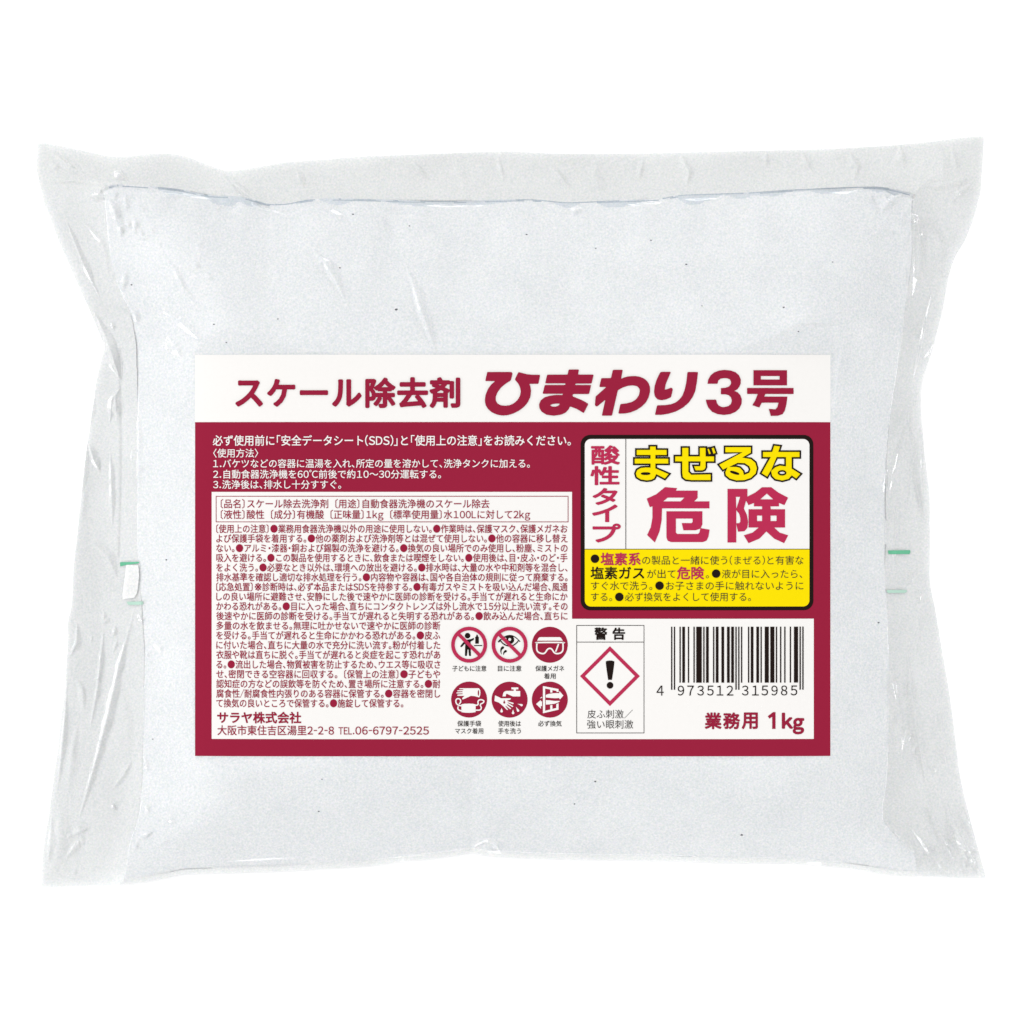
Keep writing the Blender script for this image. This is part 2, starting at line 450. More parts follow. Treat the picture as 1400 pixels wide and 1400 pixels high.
def body_relief(x, y):
    x = np.asarray(x, float)
    y = np.asarray(y, float)
    f, din = plateau(x, y)
    inside = din > 0
    z = Z0 + 0.9 * vnoise(x, y, 120, 3) * 2 + 0.22 * vnoise(x, y, 42, 4) * 2
    # margins lift towards the filled body, ease down to the rim
    lab = np.clip(np.maximum(np.maximum(LX0 - x, x - LX1), np.maximum(LY0 - y, y - LY1)) / 70, 0, 1)
    # the sealed rim lies on the table, the film rises from it to the filled body
    z = np.where(inside, Z0 + (z - Z0) * np.clip(1 - din / 60, 0, 1), 0.55 + (Z0 - 0.55) * np.exp(np.minimum(din, 0) / 24) + 0.5 * (z - Z0))
    z += HB * f
    lump = 0.9 * vnoise(x, y, 110, 8) + 0.25 * vnoise(x, y, 42, 9)
    z += np.where(inside, lump * lab * np.clip(din / 40, 0, 1), 0)
    # tension folds running in from the seam
    dt = y - at_x(SEAM, x)
    z += np.where(inside, 0.55 * vnoise(x + 0.35 * y, y * 0.12, 26, 21) * np.clip(dt / 12, 0, 1) * np.clip(1 - dt / 110, 0, 1), 0)
    # pinched lines where film meets film
    z -= 0.55 * np.exp(-((dt - 4 - 2.4 * vnoise(x, y * 0, 17, 31) * 2) / 3.6) ** 2) * ((x > 139) & (x < 1250)) * (0.75 + 0.9 * vnoise(x, y * 0, 40, 33))
    z -= 0.16 * np.exp(-((dt - 15) / 6.0) ** 2) * ((x > 160) & (x < 1240)) * (1 + 2 * vnoise(x, y * 0, 60, 35))
    for poly, lo, hi, amp in ((P_LEFT, 262, 1190, 0.08), (P_RIGHT, 268, 1184, 0.08)):
        d = x - at_y(poly, y)
        z -= amp * np.exp(-(d / 3.2) ** 2) * ((y > lo) & (y < hi)) * (1 + 1.6 * vnoise(y, x * 0, 45, 37))
    return z


GLINT = 0.84            # slope at which a facet of the film mirrors one of the low lamps


def relief(x, y):
    x = np.asarray(x, float)
    y = np.asarray(y, float)
    z = body_relief(x, y)
    k = S * 1000
    for pts, w, h, taper in CREASE:
        P = np.array(pts, float)
        m = (x > P[:, 0].min() - 5 * w) & (x < P[:, 0].max() + 5 * w) & (y > P[:, 1].min() - 5 * w) & (y < P[:, 1].max() + 5 * w)
        if not m.any():
            continue
        xm, ym = x[m], y[m]
        d, al = seg_dist(xm, ym, pts)
        ends = np.clip(np.minimum(al, 1 - al) * 2.4, 0.02, 1) ** 0.8 if taper else 1.0
        wv = w * (1 + 0.5 * vnoise(xm, ym, 13, 41))
        if h > 0.3 and w < 5:
            # a sharp crease: two facets meeting at an edge, one steep, one shallow
            e = 0.6
            d2, _ = seg_dist(xm + e, ym, pts)
            d3, _ = seg_dist(xm, ym + e, pts)
            nx, ny = (d2 - d) / e, (d3 - d) / e                 # away from the crest
            nl = np.maximum(np.hypot(nx, ny), 1e-6)
            nx, ny = nx / nl, ny / nl
            gx = (body_relief(xm + 2, ym) - body_relief(xm - 2, ym)) / (4 * k)
            gy = (body_relief(xm, ym + 2) - body_relief(xm, ym - 2)) / (4 * k)
            bn = gx * nx + gy * ny
            want = GLINT * min(1.0, h / 0.6)
            s1 = np.clip(bn + np.sqrt(np.maximum(bn * bn - gx * gx - gy * gy + want * want, 0.02)), 0.12, 1.5)
            mid = P.mean(0)
            side = nx * (mid[0] - 700) + ny * (mid[1] - 700) > 0   # the steep facet looks away from the bag's middle
            wide = 1.45 * wv * ends
            hh = want * wide * k                                 # height of the crest
            slope = np.where(side, s1, want * 0.45)
            z[m] += np.maximum(hh - slope * d * k, 0)
        else:
            z[m] += h * ends * np.exp(-(d / wv) ** 2)
    away = np.maximum(np.maximum(LX0 - x, x - LX1), np.maximum(LY0 - y, y - LY1))
    z = np.minimum(z, label_height(np.clip(x, LX0, LX1), y) - 0.22 + 0.05 * np.maximum(away, 0) + np.where(away > 40, 99, 0))
    return np.maximum(z, 0.5)


def to_world(x, y, zmm):
    return np.stack([(x - C0) * S, (C0 - y) * S, zmm * 0.001], -1)


# ------------------------------------------------------------------ object helpers
def link_mesh(name, verts, faces, mats, midx=None, parent=None, smooth=True):
    me = bpy.data.meshes.new(name)
    me.from_pydata([tuple(v) for v in verts], [], [tuple(f) for f in faces])
    for m in mats:
        me.materials.append(m)
    if midx is not None:
        me.polygons.foreach_set('material_index', np.asarray(midx, np.int32))
    if smooth:
        me.polygons.foreach_set('use_smooth', [True] * len(me.polygons))
    me.update()
    o = bpy.data.objects.new(name, me)
    COL.objects.link(o)
    if parent is not None:
        o.parent = parent
    return o


def grid_faces(nv, nu, base=0):
    i = np.arange(nv - 1)[:, None] * nu + np.arange(nu - 1)[None]
    i = i.ravel() + base
    return np.stack([i, i + nu, i + nu + 1, i + 1], -1)


def film_patch(name, P, mat, parent, drop=0.0, thick=None):
    nv, nu = P.shape[:2]
    x, y = P[..., 0].ravel(), P[..., 1].ravel()
    z = relief(x, y) - drop
    V = to_world(x, y, z)
    F = grid_faces(nv, nu)
    o = link_mesh(name, V, F, [mat], None, parent)
    if thick:
        md = o.modifiers.new('film_thickness', 'SOLIDIFY')
        md.thickness = thick
        md.offset = -1
    return o


# ------------------------------------------------------------------ the white sheet under the bag
tv = [(-40, -40, 0), (40, -40, 0), (40, 40, 0), (-40, 40, 0)]
table = link_mesh('white_surface', tv, [(0, 1, 2, 3)], [M_TABLE], smooth=False)
table['kind'] = 'structure'

# ------------------------------------------------------------------ the bag
bag = bpy.data.objects.new('plastic_bag', None)
COL.objects.link(bag)
bag['label'] = 'clear plastic bag of white powder with crimson and white label, on white surface'
bag['category'] = 'bag of powder'

BOT_IN = [(x, y - 7) for x, y in BOTTOM]
xl, xr = P_LEFT[-1][0], P_RIGHT[-1][0]


def cut(poly, x0, x1, y0=None, y1=None):
    mid = [p for p in poly if x0 + 2 < p[0] < x1 - 2]
    return [(x0, at_x(poly, x0) if y0 is None else y0)] + mid + [(x1, at_x(poly, x1) if y1 is None else y1)]


pouch_bottom = cut(BOT_IN, xl, xr, P_LEFT[-1][1], P_RIGHT[-1][1])
P = coons(SEAM, pouch_bottom, P_LEFT, P_RIGHT, 660, 570)
nv, nu = P.shape[:2]
x, y = P[..., 0].ravel(), P[..., 1].ravel()
V = to_world(x, y, relief(x, y))
F = grid_faces(nv, nu)
MI = np.zeros(len(F), int)
# flat back of the pouch, stitched to the rim, so the filled body is a closed volume
back = V.copy()
back[:, 2] = 0.0006
step = 20
ri, ci = sorted(set(list(range(0, nv, step)) + [nv - 1])), sorted(set(list(range(0, nu, step)) + [nu - 1]))
verts = [tuple(v) for v in V]
faces = [tuple(f) for f in F]
ring = [(0, c) for c in range(nu)] + [(r, nu - 1) for r in range(1, nv)] + [(nv - 1, c) for c in range(nu - 2, -1, -1)] + [(r, 0) for r in range(nv - 2, 0, -1)]
base = len(verts)
for r, c in ring:
    verts.append(tuple(back[r * nu + c]))
n = len(ring)
for k in range(n):
    a, b = ring[k], ring[(k + 1) % n]
    faces.append((a[0] * nu + a[1], b[0] * nu + b[1], base + (k + 1) % n, base + k))
faces.append(tuple(base + k for k in range(n)))
# a few dark specks in the granules
mats = [M_POUCH, M_SPECK]
mats += [M_VOID, M_PINCH_SHADE]
fx, fy = x[F].mean(1), y[F].mean(1)
dt = fy - at_x(SEAM, fx)
# where the granules do not reach the seal, a thin irregular strip of film spans an empty gap
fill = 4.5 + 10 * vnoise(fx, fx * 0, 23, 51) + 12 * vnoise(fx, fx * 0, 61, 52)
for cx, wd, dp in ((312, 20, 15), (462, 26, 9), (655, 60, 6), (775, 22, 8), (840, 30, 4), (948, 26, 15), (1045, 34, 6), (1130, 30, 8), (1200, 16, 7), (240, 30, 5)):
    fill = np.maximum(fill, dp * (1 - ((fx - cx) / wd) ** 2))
pinch_shade = 2.0 + 2.2 * vnoise(fx, fx * 0, 15, 53)
pinch_shade_at = 1.5 + 1.2 * vnoise(fx, fx * 0, 33, 54)
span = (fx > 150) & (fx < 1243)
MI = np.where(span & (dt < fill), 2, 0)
MI = np.where(span & (np.abs(dt - pinch_shade_at) < pinch_shade * 0.42), 3, MI)  # thin dark line: crease shade painted along the seam
midx = list(MI) + [0] * (len(faces) - len(F))
for sx, sy, sr in ((181, 390, 1.5), (483, 294, 1.3), (466, 368, 1.4), (543, 425, 2.0), (937, 363, 1.5), (1069, 422, 1.6), (295, 445, 1.3), (229, 765, 1.5),
                   (1200, 851, 1.5), (1013, 1140, 1.8), (437, 1107, 1.5), (813, 1066, 1.6), (720, 322, 1.3), (814, 341, 1.2), (889, 330, 1.2),
                   (1136, 360, 1.2), (312, 470, 1.2), (382, 438, 1.2), (560, 310, 1.1), (785, 1097, 1.2), (210, 1010, 1.1), (442, 1063, 1.2), (958, 420, 1.1), (1089, 455, 1.1)):
    b0 = len(verts)
    nn = 7
    for k in range(nn):
        a = 2 * math.pi * k / nn
        rr = sr * r2.uniform(0.6, 1.1)
        px, py = sx + rr * math.cos(a) * 1.2, sy + rr * math.sin(a) * 0.8
        w = to_world(np.array([px]), np.array([py]), relief(np.array([px]), np.array([py])) + 0.06)[0]
        verts.append(tuple(w))
    faces.append(tuple(b0 + k for k in range(nn))[::-1])
    midx.append(1)
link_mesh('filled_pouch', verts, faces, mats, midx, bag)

# margins of the bag: sealed top band, sealed lower edge, the two side flaps with the folded gusset under each
seal_bottom = [(57, 261), (100, 259)] + SEAM + [(1295, 264), (1340, 262)]
film_patch('top_seal', coons(TOP, seal_bottom, LEFT_HI, RIGHT_HI, 760, 50), M_SEAL, bag)
film_patch('bottom_seal', coons(pouch_bottom, cut(BOTTOM, xl, xr), [P_LEFT[-1], (xl, at_x(BOTTOM, xl))], [P_RIGHT[-1], (xr, at_x(BOTTOM, xr))], 520, 10), M_SEAL, bag)
film_patch('side_flap', coons([(57, 261), (100, 259), (141, 257)], cut(BOTTOM, 57, xl, 1213, None), LEFT, P_LEFT + [(xl, float(at_x(BOTTOM, xl)))], 100, 620), M_FILM, bag)
film_patch('side_flap', coons([(1248, 266), (1295, 264), (1340, 262)], cut(BOTTOM, xr, 1348, None, 1201), P_RIGHT + [(xr, float(at_x(BOTTOM, xr)))], RIGHT, 100, 620), M_FILM, bag)
G_L = [(150, 420), (167, 470), (167, 560), (168, 640), (165, 760), (163, 830), (160, 900), (153, 993), (150, 1093), (144, 1136), (130, 1193)]
G_LR = [(178, 420), (189, 470), (191, 540), (191, 640), (190, 740), (195, 800), (199, 860), (201, 900), (199, 964), (198, 1050), (194, 1100), (182, 1150), (171, 1193)]
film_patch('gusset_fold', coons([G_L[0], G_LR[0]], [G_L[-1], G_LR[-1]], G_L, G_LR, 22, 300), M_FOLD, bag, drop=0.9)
G_RL = [(1243, 300), (1236, 407), (1223, 500), (1210, 600), (1207, 680), (1207, 783), (1211, 855), (1212, 950), (1209, 1060), (1205, 1100), (1208, 1125), (1226, 1146), (1254, 1190)]
G_R = [(1290, 300), (1276, 400), (1256, 500), (1246, 600), (1244, 680), (1242, 783), (1246, 855), (1252, 950), (1262, 1060), (1268, 1100), (1272, 1125), (1278, 1150), (1284, 1192)]
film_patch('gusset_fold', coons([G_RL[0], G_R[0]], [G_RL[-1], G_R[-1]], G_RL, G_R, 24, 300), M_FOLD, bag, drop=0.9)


# the back film of the bag, flat on the table
bp = coons(TOP, BOTTOM, LEFT_HI + LEFT[1:], RIGHT_HI + RIGHT[1:], 160, 200)
bx, by = bp[..., 0].ravel(), bp[..., 1].ravel()
link_mesh('back_panel', to_world(bx, by, np.full(bx.shape, 0.35)), grid_faces(200, 160), [M_BACK], None, bag)


def film_mark(name, pts_rows, mat, lift=0.5):
    """a printed mark or painted glare that follows the film: rows of (x0, y0) - (x1, y1)"""
    R = np.array(pts_rows, float)
    t_ = np.linspace(0, len(R) - 1, (len(R) - 1) * 8 + 1)
    R = np.stack([np.interp(t_, np.arange(len(R)), R[:, k]) for k in range(4)], -1)
    nu_ = 20
    u = np.linspace(0, 1, nu_)[None, :, None]
    G = R[:, None, :2] * (1 - u) + R[:, None, 2:] * u
    xx, yy = G[..., 0].ravel(), G[..., 1].ravel()
    return link_mesh(name, to_world(xx, yy, relief(xx, yy) + lift), grid_faces(len(R), nu_), [mat], None, bag)


film_mark('registration_mark', [(165, 768.5, 191, 768), (164.5, 770.5, 191, 770), (165, 774.5, 172, 772.5)], M_GREEN)
film_mark('registration_mark', [(174, 822.5, 196, 822), (174.5, 824.5, 197, 824.5), (176, 827, 196, 826.5)], M_PALE_GREEN)
film_mark('registration_mark', [(1213, 752.5, 1244, 752), (1213.5, 755, 1244.5, 754.5), (1214, 757.5, 1243, 757.5)], M_GREEN)
film_mark('registration_mark', [(1211, 806.5, 1239, 806.5), (1211.5, 808.5, 1240, 808.5), (1213, 810.5, 1237, 810.5)], M_PALE_GREEN)
film_mark('painted_glare_patch', [(173, 772, 190, 772.5), (171.5, 786, 191, 786), (169, 803, 189.5, 803), (168, 812, 187.5, 812), (168, 819, 184, 817)], M_GLARE, 0.5)  # glare between the left green marks, painted as a pale patch


# ------------------------------------------------------------------ printing tools (all in photo px on the label sheet)
ZL_MEAN = (Z0 + HB) * 0.001
LS = S * (1 - ZL_MEAN / CAM_Z)
LAYER = 4.0e-5


class Print:
    """collects flat printed shapes; layer k lies k * 40 micrometres above the sheet"""

    def __init__(self):
        self.v, self.f, self.m, self.mats = [], [], [], []
        self.micro = 0

    def mi(self, mat):
        if mat not in self.mats:
            self.mats.append(mat)
        return self.mats.index(mat)

    def tri(self, xy, tris, mat, layer):
        b = len(self.v)
        self.micro += 1
        dz = layer * LAYER + (self.micro % 16) * 2.2e-6
        xy = [tuple(q) for q in np.asarray(xy, float)]
        work, tris = list(tris), []
        while work:                      # long faces are split so that they follow the sheet's bend
            t = work.pop()
            if len(t) > 3:
                q = [xy[i] for i in t]
                if max(math.dist(q[i], q[i - 1]) for i in range(len(q))) <= 26:
                    tris.append(t)
                else:
                    work += [(t[0], t[i], t[i + 1]) for i in range(1, len(t) - 1)]
                continue
            e = [math.dist(xy[t[i]], xy[t[(i + 1) % 3]]) for i in range(3)]
            i = e.index(max(e))
            if e[i] <= 26:
                tris.append(t)
                continue
            p_, q_, o_ = t[i], t[(i + 1) % 3], t[(i + 2) % 3]
            xy.append(((xy[p_][0] + xy[q_][0]) / 2, (xy[p_][1] + xy[q_][1]) / 2))
            work += [(p_, len(xy) - 1, o_), (len(xy) - 1, q_, o_)]
        xy = np.array(xy)
        z = label_height(xy[:, 0], xy[:, 1]) * 0.001 + dz
        for (px, py), zz in zip(xy, z):
            self.v.append(((px - C0) * LS, (C0 - py) * LS, zz))
        k = self.mi(mat)
        for t in tris:
            self.f.append(tuple(b + i for i in t))
            self.m.append(k)

    def poly(self, pts, mat, layer, holes=()):
        loops = [[Vector((p[0], p[1], 0)) for p in pts]] + [[Vector((p[0], p[1], 0)) for p in h] for h in holes]
        flat = [(p.x, p.y) for l in loops for p in l]
        self.tri(flat, [tuple(t) for t in tessellate_polygon(loops)], mat, layer)

    def rect(self, x0, y0, x1, y1, mat, layer, cell=24):
        nx, ny = max(2, int(abs(x1 - x0) / cell) + 1), max(2, int(abs(y1 - y0) / cell) + 1)
        gx, gy = np.meshgrid(np.linspace(x0, x1, nx), np.linspace(y0, y1, ny))
        self.tri(np.c_[gx.ravel(), gy.ravel()], [tuple(q) for q in grid_faces(ny, nx)], mat, layer)

    def frame(self, x0, y0, x1, y1, w, mat, layer):
        self.rect(x0, y0, x1, y0 + w, mat, layer)
        self.rect(x0, y1 - w, x1, y1, mat, layer)
        self.rect(x0, y0 + w, x0 + w, y1 - w, mat, layer)
        self.rect(x1 - w, y0 + w, x1, y1 - w, mat, layer)

    def disc(self, cx, cy, r, mat, layer, ry=None, n=40, rot=0.0):
        self.poly(ellipse(cx, cy, r, ry or r, rot, n), mat, layer)

    def ring(self, cx, cy, r, w, mat, layer, n=64):
        a = np.linspace(0, 2 * math.pi, n, endpoint=False)
        o_ = np.c_[cx + r * np.cos(a), cy + r * np.sin(a)]
        i_ = np.c_[cx + (r - w) * np.cos(a), cy + (r - w) * np.sin(a)]
        self.tri(np.r_[o_, i_], [(k, (k + 1) % n, n + (k + 1) % n, n + k) for k in range(n)], mat, layer)

    def stroke(self, pts, w, mat, layer, closed=False, smooth=0, cap=True):
        q = catmull(pts, smooth, closed) if smooth else np.array(pts, float)
        n = len(q)
        d = np.roll(q, -1, 0) - q
        d /= np.maximum(np.hypot(d[:, 0], d[:, 1]), 1e-9)[:, None]
        dp = np.roll(d, 1, 0)
        if not closed:
            d[-1] = d[-2]
            dp[0] = d[0]
        n1, n2 = np.c_[-dp[:, 1], dp[:, 0]], np.c_[-d[:, 1], d[:, 0]]
        nm = n1 + n2
        nm /= np.maximum(np.hypot(nm[:, 0], nm[:, 1]), 1e-9)[:, None]
        cosm = np.clip((nm * n1).sum(1), 0.42, 1)
        off = nm * (w / 2 / cosm)[:, None]
        a, b = q + off, q - off
        idx = [(k, (k + 1) % n, n + (k + 1) % n, n + k) for k in range(n if closed else n - 1)]
        self.tri(np.r_[a, b], idx, mat, layer)
        if cap and not closed:
            for e in (q[0], q[-1]):
                self.disc(e[0], e[1], w / 2, mat, layer, n=14)

    def build(self, name, parent):
        me_o = link_mesh(name, self.v, self.f, self.mats, self.m, parent, smooth=False)
        return me_o


def ellipse(cx, cy, rx, ry, rot=0.0, n=40):
    c, s = math.cos(rot), math.sin(rot)
    return [(cx + rx * math.cos(a) * c - ry * math.sin(a) * s, cy + rx * math.cos(a) * s + ry * math.sin(a) * c)
            for a in (2 * math.pi * k / n for k in range(n))]


def rounded_rect(x0, y0, x1, y1, r, n=8):
    out = []
    for cx, cy, a0 in ((x1 - r, y1 - r, 0), (x0 + r, y1 - r, 90), (x0 + r, y0 + r, 180), (x1 - r, y0 + r, 270)):
        for k in range(n + 1):
            a = math.radians(a0 + 90 * k / n)
            out.append((cx + r * math.cos(a), cy + r * math.sin(a)))
    return out


def soften(pts, r):
    """round every sharp corner of a traced outline by about r px"""
    p = [np.array(q, float) for q in pts]
    out = []
    n = len(p)
    for i in range(n):
        a, b, c = p[i - 1], p[i], p[(i + 1) % n]
        u, v = a - b, c - b
        lu, lv = np.hypot(*u), np.hypot(*v)
        if lu < 1e-6 or lv < 1e-6:
            continue
        k = min(r, 0.45 * lu, 0.45 * lv)
        s, e = b + u / lu * k, b + v / lv * k
        for t in (0, 0.25, 0.5, 0.75, 1):
            out.append((1 - t) ** 2 * s + 2 * t * (1 - t) * b + t * t * e)
    return [tuple(q) for q in out]


# ------------------------------------------------------------------ glyphs
GLYPH = {}
WIDE = {**{chr(c): chr(c + 0xFEE0) for c in range(0x21, 0x7F)}}


def glyph(ch):
    """unit-em outline of one character as a triangulated flat shape (x right, y up)"""
    if ch in GLYPH:
        return GLYPH[ch]
    cu = bpy.data.curves.new('glyph', 'FONT')
    cu.body = WIDE.get(ch, ch)
    cu.size = 1.0
    cu.resolution_u = 3
    ob = bpy.data.objects.new('glyph', cu)
    COL.objects.link(ob)
    dg = bpy.context.evaluated_depsgraph_get()
    me = bpy.data.meshes.new_from_object(ob.evaluated_get(dg))
    v = np.array([(q.co.x, q.co.y) for q in me.vertices]) if len(me.vertices) else np.zeros((0, 2))
    f = [tuple(p_.vertices) for p_ in me.polygons]
    bpy.data.objects.remove(ob)
    bpy.data.curves.remove(cu)
    bpy.data.meshes.remove(me)
    if ch == '※':
        v = (v - v.mean(0)) * 1.55 + [0.5, 0.38]
    if ch == '-':
        v = (v - [0.5, 0]) * [0.42, 1.0]
    elif ch == '/':
        v = v * [0.5, 1.0]
    elif ch == '゜':
        v = v - [v[:, 0].min(), 0]
    GLYPH[ch] = (v, f)
    return GLYPH[ch]


HALF_L = '「〔（〈('          # opening marks sit in the right half of their em box
HALF_R = '」〕）〉)、。'
NARROW = '・'


def layout(text):
    """[(char, x offset in em)], total width: Japanese setting with half-width punctuation"""
    out, x = [], 0.0
    for ch in text:
        if ch == ' ':
            x += 0.5
            continue
        if ch == '　':
            x += 0.5
            continue
        if ch == '●':
            out.append((ch, x))
            x += 1.0
            continue
        if ch in HALF_L and ch != '(':
            out.append((ch, x - 0.5))
            x += 0.5
        elif ch in HALF_R and ch != ')':
            out.append((ch, x))
            x += 0.5
        elif ch == '゜':
            out.append((ch, x + 0.02))
            x += 0.26
        elif ch in NARROW:
            out.append((ch, x - 0.25))
            x += 0.5
        elif ord(ch) < 128:
            v, _ = glyph(ch)
            w = v[:, 0].max() - v[:, 0].min()
            pad = {'.': 0.10, '-': 0.06, '/': 0.02, '1': 0.11}.get(ch, 0.05)
            out.append((ch, x - v[:, 0].min() + pad))
            x += w + 2 * pad
        else:
            out.append((ch, x))
            x += 1.0
    return out, x


def put(pr, ch, ox, oy, ex, ey, mat, layer, bold=0.0):
    if ch == '●':
        pr.disc(ox + 0.5 * ex, oy - 0.38 * ey, 0.46 * ex, mat, layer, ry=0.44 * ey, n=28)
        return
    v, f = glyph(ch)
    if not len(v):
        return
    xy = np.c_[ox + v[:, 0] * ex, oy - v[:, 1] * ey]
    offs = [(0, 0)]
    if bold > 0:
        k = 12 if bold > 0.45 else 4
        offs += [(bold * math.cos(2 * math.pi * (i + 0.5) / k), bold * math.sin(2 * math.pi * (i + 0.5) / k)) for i in range(k)]
    for dx, dy in offs:
        pr.tri(xy + (dx, dy), f, mat, layer)


def line(pr, text, x0, x1, yc, em, mat, layer, bold=0.0):
    """one line of type: ink from x0 to x1, centred on height yc, em high"""
    lay, _ = layout(text)
    lo = hi = None
    for ch, x in lay:
        if ch == '●':
            a, b = x + 0.04, x + 0.96
        else:
            v, _ = glyph(ch)
            if not len(v):
                continue
            a, b = x + v[:, 0].min(), x + v[:, 0].max()
        lo = a if lo is None else min(lo, a)
        hi = b if hi is None else max(hi, b)
    k = (x1 - x0 - 2 * bold) / (hi - lo)
    by = yc + 0.38 * em
    for ch, x in lay:
        put(pr, ch, x0 + bold + (x - lo) * k, by, k, em, mat, layer, bold)


def fit(pr, ch, x0, y0, x1, y1, mat, layer, bold=0.0):
    """one character stretched to an ink box"""
    v, f = glyph(ch)
    a, b = v.min(0), v.max(0)
    kx, ky = (x1 - x0 - 2 * bold) / (b[0] - a[0]), (y1 - y0 - 2 * bold) / (b[1] - a[1])
    put(pr, ch, x0 + bold - a[0] * kx, y0 + bold + b[1] * ky, kx, ky, mat, layer, bold)


# ------------------------------------------------------------------ the label sheet
pr = Print()
pr.rect(LX0, LY0, LX1, LY1, M_WHITE, 0, 12)
pr.rect(LX0, 577, LX1, LY1, M_RED, 1, 12)
pr.rect(289, 672.5, 782, 846, M_WHITE, 2, 12)
pr.rect(289, 846, 1113, 1010.5, M_WHITE, 2, 12)
# cut edge of the sheet
b0 = len(pr.v)
edge = [(LX0 + (LX1 - LX0) * k / 60, LY0) for k in range(60)] + [(LX1, LY0 + (LY1 - LY0) * k / 40) for k in range(40)] + \
       [(LX1 - (LX1 - LX0) * k / 60, LY1) for k in range(60)] + [(LX0, LY1 - (LY1 - LY0) * k / 40) for k in range(40)]
for q in edge:
    z = float(label_height(np.array([q[0]]), np.array([q[1]]))[0]) * 0.001
    pr.v.append(((q[0] - C0) * LS, (C0 - q[1]) * LS, z))
    pr.v.append(((q[0] - C0) * LS, (C0 - q[1]) * LS, z - 0.00025))
n = len(edge)
for k in range(n):
    a, b = b0 + 2 * k, b0 + 2 * ((k + 1) % n)
    pr.f.append((a, b, b + 1, a + 1))
    pr.m.append(0)
label = pr.build('product_label', bag)

TXT = 3   # layer of type on the sheet


def px(ox, oy, s, pts):
    return [(ox + x_ / s, oy + y_ / s) for x_, y_ in pts]


# --- title line
pr = Print()
for ch, x0, y0, x1, y1 in (('ス', 48, 63, 210, 217), ('ケ', 233, 55, 398, 217), ('ー', 423, 120, 588, 150), ('ル', 610, 57, 783, 217),
                           ('除', 803, 47, 980, 225), ('去', 988, 45, 1168, 225), ('剤', 1175, 45, 1355, 225)):
    fit(pr, ch, 310 + x0 / 4.242, 505 + y0 / 4.242, 310 + x1 / 4.242, 505 + y1 / 4.242, M_RED, TXT, 1.6)
A, B, Cc = (655, 495, 9.333), (800, 495, 9.333), (950, 495, 9.333)
HI = [(108, 127), (412, 127), (428, 145), (405, 235), (340, 275), (280, 325), (235, 385), (213, 440), (212, 490), (235, 530), (280, 553), (335, 558), (395, 550),
      (450, 522), (495, 480), (522, 430), (532, 375), (522, 320), (500, 275), (455, 222), (503, 127), (560, 143), (620, 157), (680, 162), (780, 163), (757, 278),
      (640, 278), (655, 310), (663, 370), (655, 440), (625, 510), (575, 570), (510, 620), (440, 655), (370, 677), (300, 683), (225, 670), (160, 640), (110, 595),
      (82, 545), (73, 490), (82, 420), (110, 350), (150, 290), (205, 243), (78, 243), (104, 130)]
MA = [(1142, 95), (1275, 95), (1262, 160), (1462, 160), (1435, 275), (1228, 275), (1225, 293), (1430, 293), (1403, 408), (1197, 408), (1190, 437), (1250, 460),
      (1320, 490), (1395, 533), (1335, 652), (1250, 600), (1160, 565), (1145, 600), (1105, 645), (1040, 673), (950, 685), (860, 672), (800, 635), (770, 590),
      (765, 540), (785, 490), (835, 450), (900, 430), (980, 420), (1065, 420), (1068, 405), (810, 405), (838, 293), (1098, 293), (1102, 272), (843, 272), (868, 161),
      (1130, 160)]
MA_H = [(905, 550), (940, 535), (985, 530), (1032, 530), (1015, 555), (975, 570), (930, 568)]
WA = [(353, 99), (480, 99), (458, 215), (500, 195), (560, 182), (630, 178), (700, 188), (760, 215), (805, 260), (828, 320), (828, 380), (810, 450), (775, 515),
      (720, 570), (650, 615), (570, 645), (500, 657), (423, 658), (449, 536), (530, 527), (600, 508), (650, 475), (685, 425), (698, 370), (690, 335), (660, 307),
      (610, 298), (545, 303), (480, 325), (418, 358), (342, 684), (212, 684), (258, 480), (150, 570), (124, 555), (133, 440), (270, 318), (180, 319), (206, 205), (330, 205)]
RI1 = [(963, 125), (1095, 125), (1060, 205), (1030, 275), (1015, 355), (1050, 345), (1100, 325), (1120, 345), (1095, 450), (1030, 478), (970, 488), (920, 475),
       (890, 440), (878, 385), (885, 310), (910, 230), (940, 165)]
RI2 = [(1304, 127), (1440, 127), (1425, 260), (1405, 370), (1370, 450), (1320, 520), (1250, 580), (1160, 630), (1060, 660), (980, 673), (890, 674), (917, 552),
       (1010, 550), (1090, 540), (1150, 518), (1200, 480), (1240, 430), (1270, 350), (1290, 260), (1302, 160)]
pr.poly(soften(px(*A, HI), 1.6), M_RED, TXT)
pr.poly(soften(px(*A, MA), 1.4), M_RED, TXT, [soften(px(*A, MA_H), 1.0)])
pr.poly(soften(px(*B, WA), 1.6), M_RED, TXT)
pr.poly(soften(px(*B, RI1), 1.8), M_RED, TXT)
pr.poly(soften(px(*B, RI2), 1.6), M_RED, TXT)
THREE = [(160, 277), (170, 225), (200, 170), (250, 130), (310, 108), (380, 100), (460, 108), (520, 130), (565, 170), (587, 225), (585, 275), (565, 320), (540, 350),
         (505, 368), (545, 385), (580, 420), (600, 475), (597, 530), (570, 590), (520, 635), (450, 665), (370, 675), (290, 665), (220, 635), (170, 580), (147, 520),
         (140, 480), (272, 480), (282, 525), (305, 555), (340, 572), (375, 575), (425, 563), (460, 535), (472, 490), (460, 450), (430, 422), (390, 412), (332, 412),
         (332, 332), (390, 328), (435, 312), (460, 280), (462, 250), (445, 220), (410, 207), (370, 205), (325, 213), (300, 235), (288, 277)]
